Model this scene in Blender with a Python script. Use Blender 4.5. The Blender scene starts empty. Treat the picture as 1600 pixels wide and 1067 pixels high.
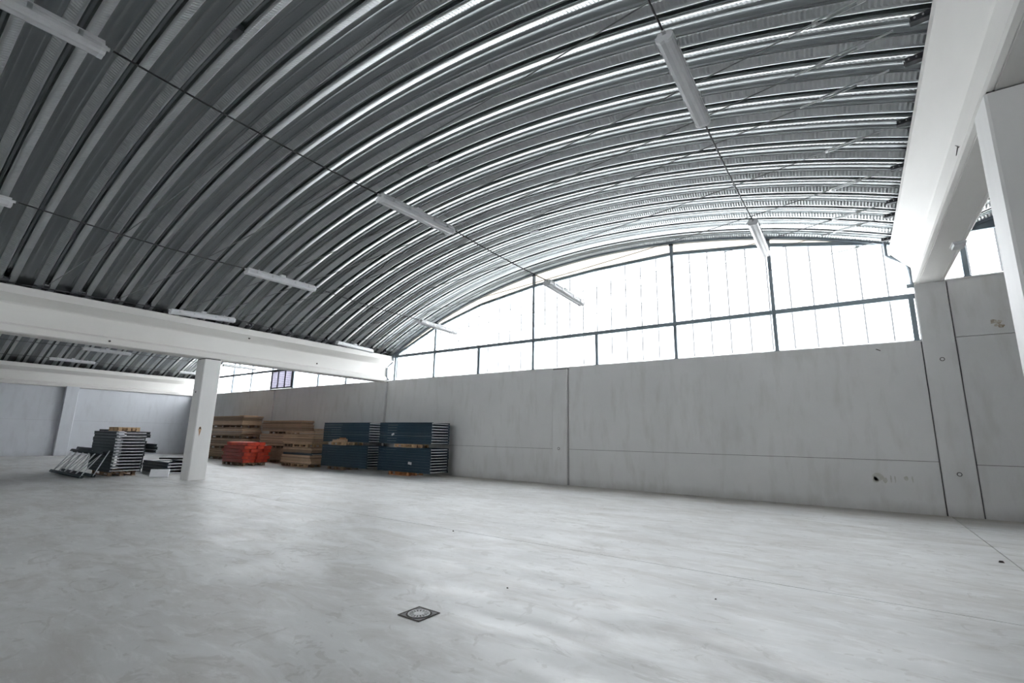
import bpy, math, random
from mathutils import Vector, Matrix
random.seed(7)
S = bpy.context.scene
COL = S.collection
D = 15.234                                   # inner face of the glazed end wall

# ------------------------------------------------------------------ camera
cam = bpy.data.cameras.new('camera')
cam.sensor_width = 36.0
cam.sensor_fit = 'HORIZONTAL'
cam.lens = 746.389 * 36.0 / 1600.0
cam.clip_end = 500
camo = bpy.data.objects.new('camera', cam)
COL.objects.link(camo)
_y, _p, _r = -0.615824, 0.197351, 0.019071
_f = Vector((math.sin(_y)*math.cos(_p), math.cos(_y)*math.cos(_p), math.sin(_p)))
_rt = Vector((math.cos(_y), -math.sin(_y), 0.0))
_up = _rt.cross(_f)
_r2 = _rt*math.cos(_r) + _up*math.sin(_r)
_u2 = -_rt*math.sin(_r) + _up*math.cos(_r)
M = Matrix((( _r2.x, _u2.x, -_f.x, 0.0), (_r2.y, _u2.y, -_f.y, 0.0), (_r2.z, _u2.z, -_f.z, 1.6), (0, 0, 0, 1)))
camo.matrix_world = M
S.camera = camo

# ------------------------------------------------------------------ world and exposure
W = bpy.data.worlds.new('overcast_sky')
S.world = W
W.use_nodes = True
wn = W.node_tree.nodes
wn['Background'].inputs[0].default_value = (0.975, 0.987, 1.0, 1.0)
wn['Background'].inputs[1].default_value = 1.0
S.view_settings.view_transform = 'Standard'
S.view_settings.look = 'None'
S.view_settings.gamma = 1.0
S.view_settings.use_curve_mapping = False
S.view_settings.exposure = 4.1
try:
    S.cycles.max_bounces = 10
    S.cycles.diffuse_bounces = 6
    S.cycles.glossy_bounces = 5
    S.cycles.transparent_max_bounces = 12
    S.cycles.use_denoising = True
    S.cycles.sample_clamp_indirect = 6.0
except Exception:
    pass

# ------------------------------------------------------------------ materials
def new_mat(name):
    m = bpy.data.materials.new(name)
    m.use_nodes = True
    nt = m.node_tree
    return m, nt, nt.nodes['Principled BSDF']

def mix_rgb(nt, fac, a, b):
    n = nt.nodes.new('ShaderNodeMix')
    n.data_type = 'RGBA'
    for sock, val in ((n.inputs[0], fac), (n.inputs[6], a), (n.inputs[7], b)):
        if hasattr(val, 'links'):
            nt.links.new(val, sock)
        elif isinstance(val, (int, float)):
            sock.default_value = val
        else:
            sock.default_value = (*val, 1.0)
    return n.outputs[2]

def noise(nt, scale, detail=4.0, rough=0.55, stretch=(1, 1, 1), coord='Object', rot=(0, 0, 0), distortion=0.0):
    tc = nt.nodes.new('ShaderNodeTexCoord')
    mp = nt.nodes.new('ShaderNodeMapping')
    mp.inputs['Scale'].default_value = stretch
    mp.inputs['Rotation'].default_value = rot
    nt.links.new(tc.outputs[coord], mp.inputs[0])
    n = nt.nodes.new('ShaderNodeTexNoise')
    n.inputs['Scale'].default_value = scale
    n.inputs['Detail'].default_value = detail
    n.inputs['Roughness'].default_value = rough
    n.inputs['Distortion'].default_value = distortion
    nt.links.new(mp.outputs[0], n.inputs['Vector'])
    return n.outputs['Fac']

def ramp(nt, src, lo, hi, a=0.0, b=1.0):
    n = nt.nodes.new('ShaderNodeMapRange')
    n.inputs[1].default_value = lo
    n.inputs[2].default_value = hi
    n.inputs[3].default_value = a
    n.inputs[4].default_value = b
    n.clamp = True
    nt.links.new(src, n.inputs[0])
    return n.outputs[0]

def bump(nt, bs, src, strength, dist):
    b = nt.nodes.new('ShaderNodeBump')
    b.inputs['Strength'].default_value = strength
    b.inputs['Distance'].default_value = dist
    nt.links.new(src, b.inputs['Height'])
    nt.links.new(b.outputs[0], bs.inputs['Normal'])

def mottled(name, c1, c2, scale, rough=0.6, metal=0.0, bstr=0.0, bscale=None, stretch=(1, 1, 1), spec=0.5, lo=0.35, hi=0.68, coord='Object'):
    m, nt, bs = new_mat(name)
    f = ramp(nt, noise(nt, scale, stretch=stretch, coord=coord), lo, hi)
    nt.links.new(mix_rgb(nt, f, c1, c2), bs.inputs['Base Color'])
    bs.inputs['Roughness'].default_value = rough
    bs.inputs['Metallic'].default_value = metal
    bs.inputs['Specular IOR Level'].default_value = spec
    if bstr:
        bump(nt, bs, noise(nt, bscale or scale*8, coord=coord), bstr, 0.01)
    return m

MT = {}
# painted precast concrete of the walls
def wall_paint(name, base, dirt):
    m, nt, bs = new_mat(name)
    f1 = ramp(nt, noise(nt, 0.7, 5, stretch=(1, 1, 1.0), coord='Object'), 0.38, 0.7)
    c = mix_rgb(nt, f1, base, tuple(x*0.93 for x in base))
    f2 = ramp(nt, noise(nt, 2.4, 6, stretch=(1.4, 1.4, 0.35), coord='Object'), 0.50, 0.74, 0, 0.55)
    c = mix_rgb(nt, f2, c, dirt)
    # splash dirt near the floor
    tc = nt.nodes.new('ShaderNodeNewGeometry')
    sx = nt.nodes.new('ShaderNodeSeparateXYZ')
    nt.links.new(tc.outputs['Position'], sx.inputs[0])
    n3 = noise(nt, 3.0, 5, stretch=(1, 1, 0.5))
    ad = nt.nodes.new('ShaderNodeMath'); ad.operation = 'MULTIPLY_ADD'
    nt.links.new(n3, ad.inputs[0]); ad.inputs[1].default_value = -0.5
    nt.links.new(sx.outputs[2], ad.inputs[2])
    f3 = ramp(nt, ad.outputs[0], -0.28, 0.02, 0.55, 0.0)
    c = mix_rgb(nt, f3, c, tuple(x*0.8 for x in dirt))
    nt.links.new(c, bs.inputs['Base Color'])
    bs.inputs['Roughness'].default_value = 0.75
    bs.inputs['Specular IOR Level'].default_value = 0.3
    bump(nt, bs, noise(nt, 9.0, 5), 0.08, 0.02)
    return m
MT['wall'] = wall_paint('painted_precast', (0.68, 0.675, 0.67), (0.52, 0.51, 0.485))
MT['wall_blue'] = wall_paint('painted_precast_cool', (0.64, 0.66, 0.70), (0.51, 0.52, 0.55))
MT['joint'] = mottled('joint_shadow_gap', (0.10, 0.10, 0.10), (0.18, 0.17, 0.16), 3, 0.9)
MT['beam'] = mottled('white_beam_paint', (0.70, 0.69, 0.665), (0.64, 0.625, 0.60), 1.1, 0.6, stretch=(1, 0.25, 1), bstr=0.05, bscale=14, spec=0.35)
MT['column'] = mottled('white_column_paint', (0.72, 0.715, 0.705), (0.65, 0.645, 0.635), 1.6, 0.6, stretch=(1, 1, 0.3), bstr=0.06, bscale=12, spec=0.35)
MT['pad'] = mottled('neoprene_pad', (0.03, 0.03, 0.03), (0.05, 0.05, 0.05), 5, 0.8)

def floor_mat():
    m, nt, bs = new_mat('power_floated_concrete')
    f1 = ramp(nt, noise(nt, 0.30, 6, 0.62, stretch=(1, 1, 1), rot=(0, 0, 0.5), distortion=0.4), 0.36, 0.66)
    c = mix_rgb(nt, f1, (0.475, 0.475, 0.470), (0.61, 0.612, 0.607))
    f2 = ramp(nt, noise(nt, 1.2, 7, 0.68, stretch=(0.55, 1.6, 1), rot=(0, 0, -0.45), distortion=0.8), 0.44, 0.66, 0, 0.85)
    c = mix_rgb(nt, f2, c, (0.40, 0.385, 0.365))
    f3 = ramp(nt, noise(nt, 5.0, 8, 0.7, stretch=(0.5, 1.5, 1), rot=(0, 0, -0.3), distortion=0.6), 0.52, 0.72, 0, 0.55)
    c = mix_rgb(nt, f3, c, (0.70, 0.705, 0.70))
    f4 = ramp(nt, noise(nt, 2.3, 5, 0.6, stretch=(0.9, 1.3, 1), rot=(0, 0, 0.8), distortion=2.4), 0.585, 0.625, 0, 0.35)
    c = mix_rgb(nt, f4, c, (0.30, 0.285, 0.265))
    f5 = ramp(nt, noise(nt, 17.0, 4, 0.6), 0.70, 0.78, 0, 0.5)
    c = mix_rgb(nt, f5, c, (0.30, 0.29, 0.28))
    # brownish dust along the foot of the end wall
    g = nt.nodes.new('ShaderNodeNewGeometry')
    sx = nt.nodes.new('ShaderNodeSeparateXYZ')
    nt.links.new(g.outputs['Position'], sx.inputs[0])
    n4 = noise(nt, 1.1, 6, 0.6, stretch=(0.6, 1, 1))
    ad = nt.nodes.new('ShaderNodeMath'); ad.operation = 'MULTIPLY_ADD'
    nt.links.new(n4, ad.inputs[0]); ad.inputs[1].default_value = 2.6
    nt.links.new(sx.outputs[1], ad.inputs[2])
    f6 = ramp(nt, ad.outputs[0], D - 0.6, D + 1.5, 0.0, 0.75)
    c = mix_rgb(nt, f6, c, (0.36, 0.315, 0.255))
    nt.links.new(c, bs.inputs['Base Color'])
    rr = ramp(nt, noise(nt, 1.6, 6, 0.65, stretch=(0.6, 1.4, 1)), 0.3, 0.7, 0.34, 0.58)
    nt.links.new(rr, bs.inputs['Roughness'])
    bs.inputs['Specular IOR Level'].default_value = 0.5
    bump(nt, bs, noise(nt, 3.0, 8, 0.7), 0.10, 0.02)
    return m
MT['floor'] = floor_mat()

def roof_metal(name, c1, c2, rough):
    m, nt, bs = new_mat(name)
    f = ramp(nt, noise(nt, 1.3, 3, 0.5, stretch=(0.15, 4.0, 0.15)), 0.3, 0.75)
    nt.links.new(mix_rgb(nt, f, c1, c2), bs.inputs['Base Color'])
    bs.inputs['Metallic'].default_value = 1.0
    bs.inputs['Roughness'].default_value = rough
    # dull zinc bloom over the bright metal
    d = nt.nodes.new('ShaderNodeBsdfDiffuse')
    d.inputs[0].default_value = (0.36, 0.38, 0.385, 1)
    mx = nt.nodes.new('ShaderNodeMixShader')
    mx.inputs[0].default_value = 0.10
    out = nt.nodes['Material Output']
    nt.links.new(bs.outputs[0], mx.inputs[1])
    nt.links.new(d.outputs[0], mx.inputs[2])
    nt.links.new(mx.outputs[0], out.inputs[0])
    return m
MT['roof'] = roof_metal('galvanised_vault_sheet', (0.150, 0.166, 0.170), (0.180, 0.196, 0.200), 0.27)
MT['roof_web_lit'] = roof_metal('crimped_web_lit_tone', (0.36, 0.376, 0.38), (0.41, 0.426, 0.43), 0.29)  # webs lighter, pans darker: light contrast put into the sheet colours
MT['frame'] = mottled('grey_blue_steel', (0.19, 0.23, 0.26), (0.23, 0.27, 0.30), 3, 0.5, metal=0.3)
MT['zinc'] = mottled('zinc_plated_steel', (0.58, 0.60, 0.60), (0.48, 0.50, 0.51), 12, 0.38, metal=0.8)
MT['pale_zinc'] = mottled('pale_zinc_brace', (0.56, 0.58, 0.59), (0.40, 0.42, 0.44), 10, 0.45, metal=0.25)
MT['dark_steel'] = mottled('dark_bracket_steel', (0.05, 0.055, 0.06), (0.09, 0.09, 0.10), 9, 0.5, metal=0.6)
MT['cable'] = mottled('black_cable', (0.018, 0.018, 0.02), (0.03, 0.03, 0.03), 5, 0.6)
MT['tie'] = mottled('tie_rod_steel', (0.14, 0.145, 0.15), (0.2, 0.2, 0.2), 6, 0.5, metal=0.5)
MT['blue'] = mottled('dark_blue_rack_paint', (0.010, 0.031, 0.050), (0.016, 0.043, 0.066), 4, 0.42, stretch=(0.3, 1, 1))
MT['slate'] = mottled('slate_green_rack_paint', (0.016, 0.028, 0.036), (0.026, 0.042, 0.050), 4, 0.5, stretch=(0.3, 1, 1))
MT['red'] = mottled('orange_red_rack_paint', (0.68, 0.085, 0.035), (0.42, 0.035, 0.022), 3, 0.45)
MT['red_dark'] = mottled('dark_red_rack_paint', (0.30, 0.035, 0.022), (0.22, 0.03, 0.02), 3, 0.5)
MT['chip'] = mottled('chipboard_face', (0.55, 0.39, 0.26), (0.45, 0.31, 0.20), 7, 0.75, stretch=(0.4, 1, 4))
MT['chip_pale'] = mottled('pale_chipboard', (0.66, 0.48, 0.32), (0.55, 0.39, 0.25), 7, 0.75, stretch=(0.4, 1, 4))
MT['chip_dark'] = mottled('dark_chipboard', (0.33, 0.235, 0.165), (0.26, 0.185, 0.13), 7, 0.8, stretch=(0.4, 1, 4))
MT['pallet'] = mottled('raw_pallet_wood', (0.62, 0.44, 0.27), (0.50, 0.33, 0.19), 6, 0.8, stretch=(1, 5, 5))
MT['pallet_dark'] = mottled('aged_pallet_wood', (0.30, 0.21, 0.14), (0.22, 0.15, 0.10), 6, 0.85, stretch=(1, 5, 5))
MT['pallet_orange'] = mottled('orange_pallet_wood', (0.60, 0.27, 0.12), (0.48, 0.21, 0.09), 6, 0.8, stretch=(1, 5, 5))
MT['lamp_body'] = mottled('grey_lamp_housing', (0.66, 0.67, 0.68), (0.60, 0.61, 0.62), 5, 0.45)
MT['iron'] = mottled('cast_iron_drain', (0.20, 0.20, 0.205), (0.11, 0.11, 0.115), 22, 0.6, metal=0.35, bstr=0.15, bscale=60)
MT['iron_light'] = mottled('worn_iron', (0.45, 0.45, 0.45), (0.34, 0.34, 0.34), 30, 0.5, metal=0.4)
MT['hole'] = mottled('dark_hole', (0.025, 0.022, 0.02), (0.05, 0.04, 0.03), 9, 0.9)
MT['rust'] = mottled('rust_stain', (0.36, 0.20, 0.11), (0.48, 0.34, 0.22), 18, 0.9)
MT['chipped'] = mottled('chipped_concrete', (0.27, 0.20, 0.13), (0.50, 0.46, 0.40), 16, 0.95, lo=0.42, hi=0.6)
MT['faded'] = mottled('faded_old_paint', (0.56, 0.555, 0.53), (0.47, 0.465, 0.42), 14, 0.8, lo=0.3, hi=0.6)
MT['white_board'] = mottled('white_foam_sheet', (0.80, 0.81, 0.83), (0.74, 0.75, 0.78), 5, 0.7)
MT['label'] = mottled('white_paper_label', (0.8, 0.8, 0.8), (0.7, 0.7, 0.7), 30, 0.8)
MT['ground'] = mottled('outside_yard', (0.42, 0.41, 0.38), (0.34, 0.335, 0.32), 0.4, 0.9)
MT['debris'] = mottled('dark_grit', (0.05, 0.045, 0.04), (0.10, 0.09, 0.08), 40, 0.9)
MT['grille_pane'] = mottled('lilac_grille_blade', (0.62, 0.62, 0.70), (0.55, 0.55, 0.64), 6, 0.5)

def sheet_mat(name, col, transp, transl):
    m = bpy.data.materials.new(name)
    m.use_nodes = True
    nt = m.node_tree
    nt.nodes.clear()
    out = nt.nodes.new('ShaderNodeOutputMaterial')
    t = nt.nodes.new('ShaderNodeBsdfTransparent')
    t.inputs[0].default_value = (*[c*transp for c in col], 1)
    l = nt.nodes.new('ShaderNodeBsdfTranslucent')
    tc = mix_rgb(nt, ramp(nt, noise(nt, 0.8, 3), 0.35, 0.7), tuple(c*transl for c in col), tuple(c*transl*0.93 for c in col))
    nt.links.new(tc, l.inputs[0])
    g = nt.nodes.new('ShaderNodeBsdfGlossy')
    g.inputs[0].default_value = (0.9, 0.95, 1, 1)
    g.inputs[1].default_value = 0.25
    mx = nt.nodes.new('ShaderNodeMixShader')
    mx.inputs[0].default_value = 0.45
    nt.links.new(t.outputs[0], mx.inputs[1])
    nt.links.new(l.outputs[0], mx.inputs[2])
    mx2 = nt.nodes.new('ShaderNodeMixShader')
    mx2.inputs[0].default_value = 0.05
    nt.links.new(mx.outputs[0], mx2.inputs[1])
    nt.links.new(g.outputs[0], mx2.inputs[2])
    nt.links.new(mx2.outputs[0], out.inputs[0])
    return m
MT['poly'] = sheet_mat('milky_polycarbonate', (0.97, 0.985, 1.0), 0.97, 0.9)
MT['poly_old'] = sheet_mat('weathered_polycarbonate', (0.97, 0.985, 1.0), 0.80, 0.7)
MT['cream'] = sheet_mat('cream_translucent_strip', (1.0, 0.955, 0.89), 0.38, 0.36)
MT['polybar'] = sheet_mat('sheet_joint_strip', (0.97, 0.985, 1.0), 0.265, 0.25)
MT['lilac'] = sheet_mat('lilac_backed_sheet', (0.92, 0.90, 1.0), 0.36, 0.30)

def diffuser_mat():
    m, nt, bs = new_mat('clear_ribbed_diffuser')
    f = ramp(nt, noise(nt, 6, 3), 0.3, 0.7)
    nt.links.new(mix_rgb(nt, f, (0.84, 0.85, 0.87), (0.78, 0.79, 0.81)), bs.inputs['Base Color'])
    bs.inputs['Roughness'].default_value = 0.25
    bs.inputs['Transmission Weight'].default_value = 0.25
    return m
MT['diffuser'] = diffuser_mat()

# ------------------------------------------------------------------ mesh helpers
class MB:
    def __init__(self):
        self.v = []; self.f = []
    def box(self, x0, x1, y0, y1, z0, z1):
        b = len(self.v)
        self.v += [(x0,y0,z0),(x1,y0,z0),(x1,y1,z0),(x0,y1,z0),(x0,y0,z1),(x1,y0,z1),(x1,y1,z1),(x0,y1,z1)]
        self.f += [(b,b+3,b+2,b+1),(b+4,b+5,b+6,b+7),(b,b+1,b+5,b+4),(b+1,b+2,b+6,b+5),(b+2,b+3,b+7,b+6),(b+3,b,b+4,b+7)]
        return self
    def cbox(self, x0, x1, y0, y1, z0, z1, c):
        # box with its four edges along the longest axis chamfered
        d = (x1-x0, y1-y0, z1-z0)
        ax = d.index(max(d))
        def prof(a0, a1, b0, b1):
            return [(a0+c,b0),(a1-c,b0),(a1,b0+c),(a1,b1-c),(a1-c,b1),(a0+c,b1),(a0,b1-c),(a0,b0+c)]
        if ax == 0:
            return self.prism(prof(y0,y1,z0,z1), x0, x1, 'x')
        if ax == 1:
            return self.prism(prof(x0,x1,z0,z1), y0, y1, 'y')
        return self.prism(prof(x0,x1,y0,y1), z0, z1, 'z')
    def prism(self, pts, a, b, axis):
        s = len(self.v); n = len(pts)
        for t in (a, b):
            for p, q in pts:
                self.v.append((t,p,q) if axis == 'x' else (p,t,q) if axis == 'y' else (p,q,t))
        self.f.append(tuple(range(s+n-1, s-1, -1)))
        self.f.append(tuple(range(s+n, s+2*n)))
        for i in range(n):
            j = (i+1) % n
            self.f.append((s+i, s+j, s+n+j, s+n+i))
        return self
    def tube(self, path, r, n=6, caps=True):
        path = [Vector(p) for p in path]
        s = len(self.v)
        for i, p in enumerate(path):
            a = path[max(0, i-1)]; b = path[min(len(path)-1, i+1)]
            t = (b-a).normalized()
            ref = Vector((0,0,1)) if abs(t.z) < 0.9 else Vector((1,0,0))
            u = t.cross(ref).normalized(); w = u.cross(t)
            for k in range(n):
                an = 2*math.pi*(k+0.5)/n
                self.v.append(tuple(p + u*(r*math.cos(an)) + w*(r*math.sin(an))))
        for i in range(len(path)-1):
            for k in range(n):
                k2 = (k+1) % n
                self.f.append((s+i*n+k, s+i*n+k2, s+(i+1)*n+k2, s+(i+1)*n+k))
        if caps:
            self.f.append(tuple(s+k for k in range(n-1, -1, -1)))
            e = s+(len(path)-1)*n
            self.f.append(tuple(e+k for k in range(n)))
        return self
    def ring(self, cx, cy, r0, r1, z0, z1, n=24, a0=0.0, a1=2*math.pi):
        s = len(self.v); full = abs(a1-a0-2*math.pi) < 1e-6
        m = n if full else n+1
        for i in range(m):
            an = a0+(a1-a0)*i/n
            c, q = math.cos(an), math.sin(an)
            self.v += [(cx+r0*c,cy+r0*q,z0),(cx+r1*c,cy+r1*q,z0),(cx+r1*c,cy+r1*q,z1),(cx+r0*c,cy+r0*q,z1)]
        for i in range(n):
            a = s+4*i; b = s+4*((i+1) % m)
            for k in range(4):
                k2 = (k+1) % 4
                self.f.append((a+k, b+k, b+k2, a+k2))
        if not full:
            self.f.append((s,s+1,s+2,s+3)); e = s+4*n; self.f.append((e+3,e+2,e+1,e))
        return self
    def mesh(self, name, mat, smooth=False):
        me = bpy.data.meshes.new(name)
        me.from_pydata(self.v, [], self.f)
        me.validate()
        if mat is not None:
            me.materials.append(MT[mat] if isinstance(mat, str) else mat)
        if smooth:
            me.polygons.foreach_set('use_smooth', [True]*len(me.polygons))
        me.update()
        return me

def link(name, me, parent=None, loc=None, rotz=None):
    o = bpy.data.objects.new(name, me)
    COL.objects.link(o)
    if parent is not None:
        o.parent = parent
    if loc is not None:
        o.location = loc
    if rotz is not None:
        o.rotation_euler = (0, 0, rotz)
    return o

def build(mb, name, mat, parent=None, loc=None, smooth=False):
    return link(name, mb.mesh(name, mat, smooth), parent, loc)

def empty(name, loc=(0,0,0)):
    o = bpy.data.objects.new(name, None)
    o.empty_display_size = 0.2
    COL.objects.link(o)
    o.location = loc
    return o

def tag(o, label, cat, group=None):
    o['label'] = label
    o['category'] = cat
    if group:
        o['group'] = group
    return o

def struct(o):
    o['kind'] = 'structure'
    return o

CH = {}
def copy_tree(o, parent=None):
    c = o.copy()
    COL.objects.link(c)
    if parent is not None:
        c.parent = parent
    for ch in CH.get(o, None) or list(o.children):
        copy_tree(ch, c)
    return c

def ordinal(i):
    return ['first','second','third','fourth','fifth','sixth','seventh','eighth','ninth','tenth','eleventh','twelfth','thirteenth','fourteenth','fifteenth'][i]

# ------------------------------------------------------------------ layout constants
XL, XR = -18.35, 1.895            # centres of the two beams in view
XLL, XRR = -39.45, 22.14          # beams at the far left and far right walls
YF = -14.0                        # wall behind the camera
WH = 4.13                         # top of the precast wall
CXM, CZM, RAD = -6.78, -14.92, 23.115
CXL, CZL = -28.9, 5.42 - math.sqrt(23.115**2 - 9.97**2)
CXR, CZR = 2*XR + 6.78, -14.92
def arc_z(x, cx, cz, r=RAD):
    return cz + math.sqrt(max(0.0, r*r - (x-cx)**2))

# ------------------------------------------------------------------ floor
fl = struct(build(MB().box(-39.6, 22.6, YF-0.2, D+0.2, -0.25, -0.012), 'floor', 'joint'))
JX, JY = 1.66, 6.62
gap = 0.008
for (x0, x1) in ((-39.6, JX-gap), (JX+gap, 22.6)):
    for (y0, y1) in ((YF-0.2, JY-gap), (JY+gap, D+0.2)):
        build(MB().box(x0, x1, y0, y1, -0.012, 0.0), 'floor_slab', 'floor', fl)
yard = struct(build(MB().box(-90, 80, -70, 80, -0.6, -0.26), 'floor', 'ground'))

# ------------------------------------------------------------------ end wall with precast panels
wb = struct(build(MB().box(-39.6, 22.6, D+0.07, D+0.25, 0.0, WH-0.03), 'wall_back', 'joint'))
def panel(x0, x1, z0, z1, y=D, mat='wall', depth=0.1):
    c = 0.006
    mb = MB()
    mb.prism([(x0+c, y), (x1-c, y), (x1, y+c), (x1, y+depth), (x0, y+depth), (x0, y+c)], z0, z1, 'z')
    return build(mb, 'wall_panel', mat, wb)
JZ = 1.217
segs = [(-39.3, -28.62, 'wall'), (-28.0, -18.68, 'wall'), (-18.02, -8.88, 'wall'), (-8.24, 1.575, 'wall')]
for x0, x1, m in segs:
    panel(x0, x1, 0.0, JZ-0.006, D, m)
    panel(x0, x1, JZ+0.006, WH, D, m)
for x0, x1 in ((2.235, 12.0), (12.62, 22.4)):
    panel(x0, x1, 0.0, JZ-0.05, D+0.05)
    panel(x0, x1, JZ-0.038, 4.145, D+0.05)
    panel(x0, x1, 4.157, 5.6, D+0.05)
build(MB().box(2.2, 22.6, D+0.12, D+0.25, 4.0, 5.58), 'wall_backing', 'joint', wb)
def pilaster(x0, x1, y0, z1, mat='wall'):
    return build(MB().cbox(x0, x1, y0, D+0.24, 0.0, z1, 0.012), 'pilaster', mat, wb)
pl1 = pilaster(-8.86, -8.265, D-0.10, 4.05)
build(MB().box(-8.84, -8.28, D-0.09, D+0.05, 4.05, 4.075), 'pilaster_cap', 'pad', wb)
pl2 = pilaster(-18.655, -18.05, D-0.10, 4.05)
pl3 = pilaster(1.60, 2.205, D-0.02, 5.56)
pl4 = pilaster(-28.62, -28.0, D-0.10, 4.05)
pilaster(12.0, 12.62, D-0.05, 5.56)
def disc(x, y, z, r, axis, mat, parent, name, depth=0.012):
    mb = MB()
    n = 12
    pts = [(r*math.cos(2*math.pi*i/n), r*math.sin(2*math.pi*i/n)) for i in range(n)]
    if axis == 'y':
        mb.prism([(x+a, z+b) for a, b in pts], y-depth, y+depth, 'y')
    elif axis == 'x':
        mb.prism([(y+a, z+b) for a, b in pts], x-depth, x+depth, 'x')
    return build(mb, name, mat, parent)
for (x, y, z) in ((1.92, D-0.02, 3.63), (1.90, D-0.02, 0.95), (-8.60, D-0.10, 1.23)):
    disc(x, y, z, 0.05, 'y', 'joint', wb, 'lifting_socket', 0.008)
    disc(x, y, z, 0.032, 'y', 'wall', wb, 'socket_plug', 0.012)
# chipped patch and small marks on the panels
random.seed(3)
for (dx, dz, r) in ((-0.05, 0.05, 0.075), (0.04, 0.03, 0.06), (0.07, -0.06, 0.06), (-0.02, -0.04, 0.04)):
    mb = MB()
    pts = []
    for i in range(11):
        a = 2*math.pi*i/11; rr = r*random.uniform(0.6, 1.15)
        pts.append((2.97+dx+rr*math.cos(a), 4.40+dz+rr*0.8*math.sin(a)))
    mb.prism(pts, D+0.047, D+0.052, 'y')
    build(mb, 'chipped_patch', 'chipped', wb)
for (x, z, l) in ((0.72, 3.96, 0.10), (-4.2, 2.6, 0.05), (-3.7, 2.0, 0.09)):
    build(MB().prism([(x-l/2, z+0.02), (x+l/2, z-0.03), (x+l/2, z-0.01), (x-l/2+0.02, z+0.035)], D-0.003, D+0.004, 'y'), 'scrape_mark', 'debris' if z > 3 else 'wall_blue', wb)

# faded remains of an old marking low on the last panel
for (x, z, w, h) in ((0.40, 0.80, 0.13, 0.10), (0.33, 0.72, 0.07, 0.09), (0.52, 0.74, 0.05, 0.08), (0.64, 0.76, 0.022, 0.11), (0.72, 0.77, 0.018, 0.10), (0.93, 0.80, 0.055, 0.07), (1.05, 0.79, 0.018, 0.09)):
    pts = []
    for i in range(9):
        a = 2*math.pi*i/9
        pts.append((x + w*random.uniform(0.6, 1.1)*math.cos(a), z + h*random.uniform(0.6, 1.1)*math.sin(a)))
    build(MB().prism(pts, D-0.0012, D+0.004, 'y'), 'faded_mark', 'faded', wb)

# left long wall
wl = struct(build(MB().box(-39.6, -39.36, YF, D+0.2, 0.0, 4.3), 'wall_left', 'joint'))
def lpanel(y0, y1, z0, z1):
    build(MB().box(-39.37, -39.30, y0, y1, z0, z1), 'wall_panel', 'wall_blue', wl)
for (y0, y1) in ((YF, -6.9), (-6.3, 0.3), (0.9, 8.2), (8.8, D)):
    lpanel(y0, y1, 0.0, 2.08); lpanel(y0, y1, 2.084, 4.3)
for y0 in (-6.9, 0.3, 8.2):
    build(MB().cbox(-39.37, -38.98, y0, y0+0.6, 0.0, 4.14, 0.015), 'pilaster', 'wall_blue', wl)
# right long wall and wall behind the camera
wr = struct(build(MB().box(22.4, 22.65, YF, D+0.2, 0.0, 4.3), 'wall_right', 'wall'))
wf = struct(build(MB().box(-39.6, 22.6, YF-0.2, YF, 0.0, WH), 'wall_front', 'wall'))

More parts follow.
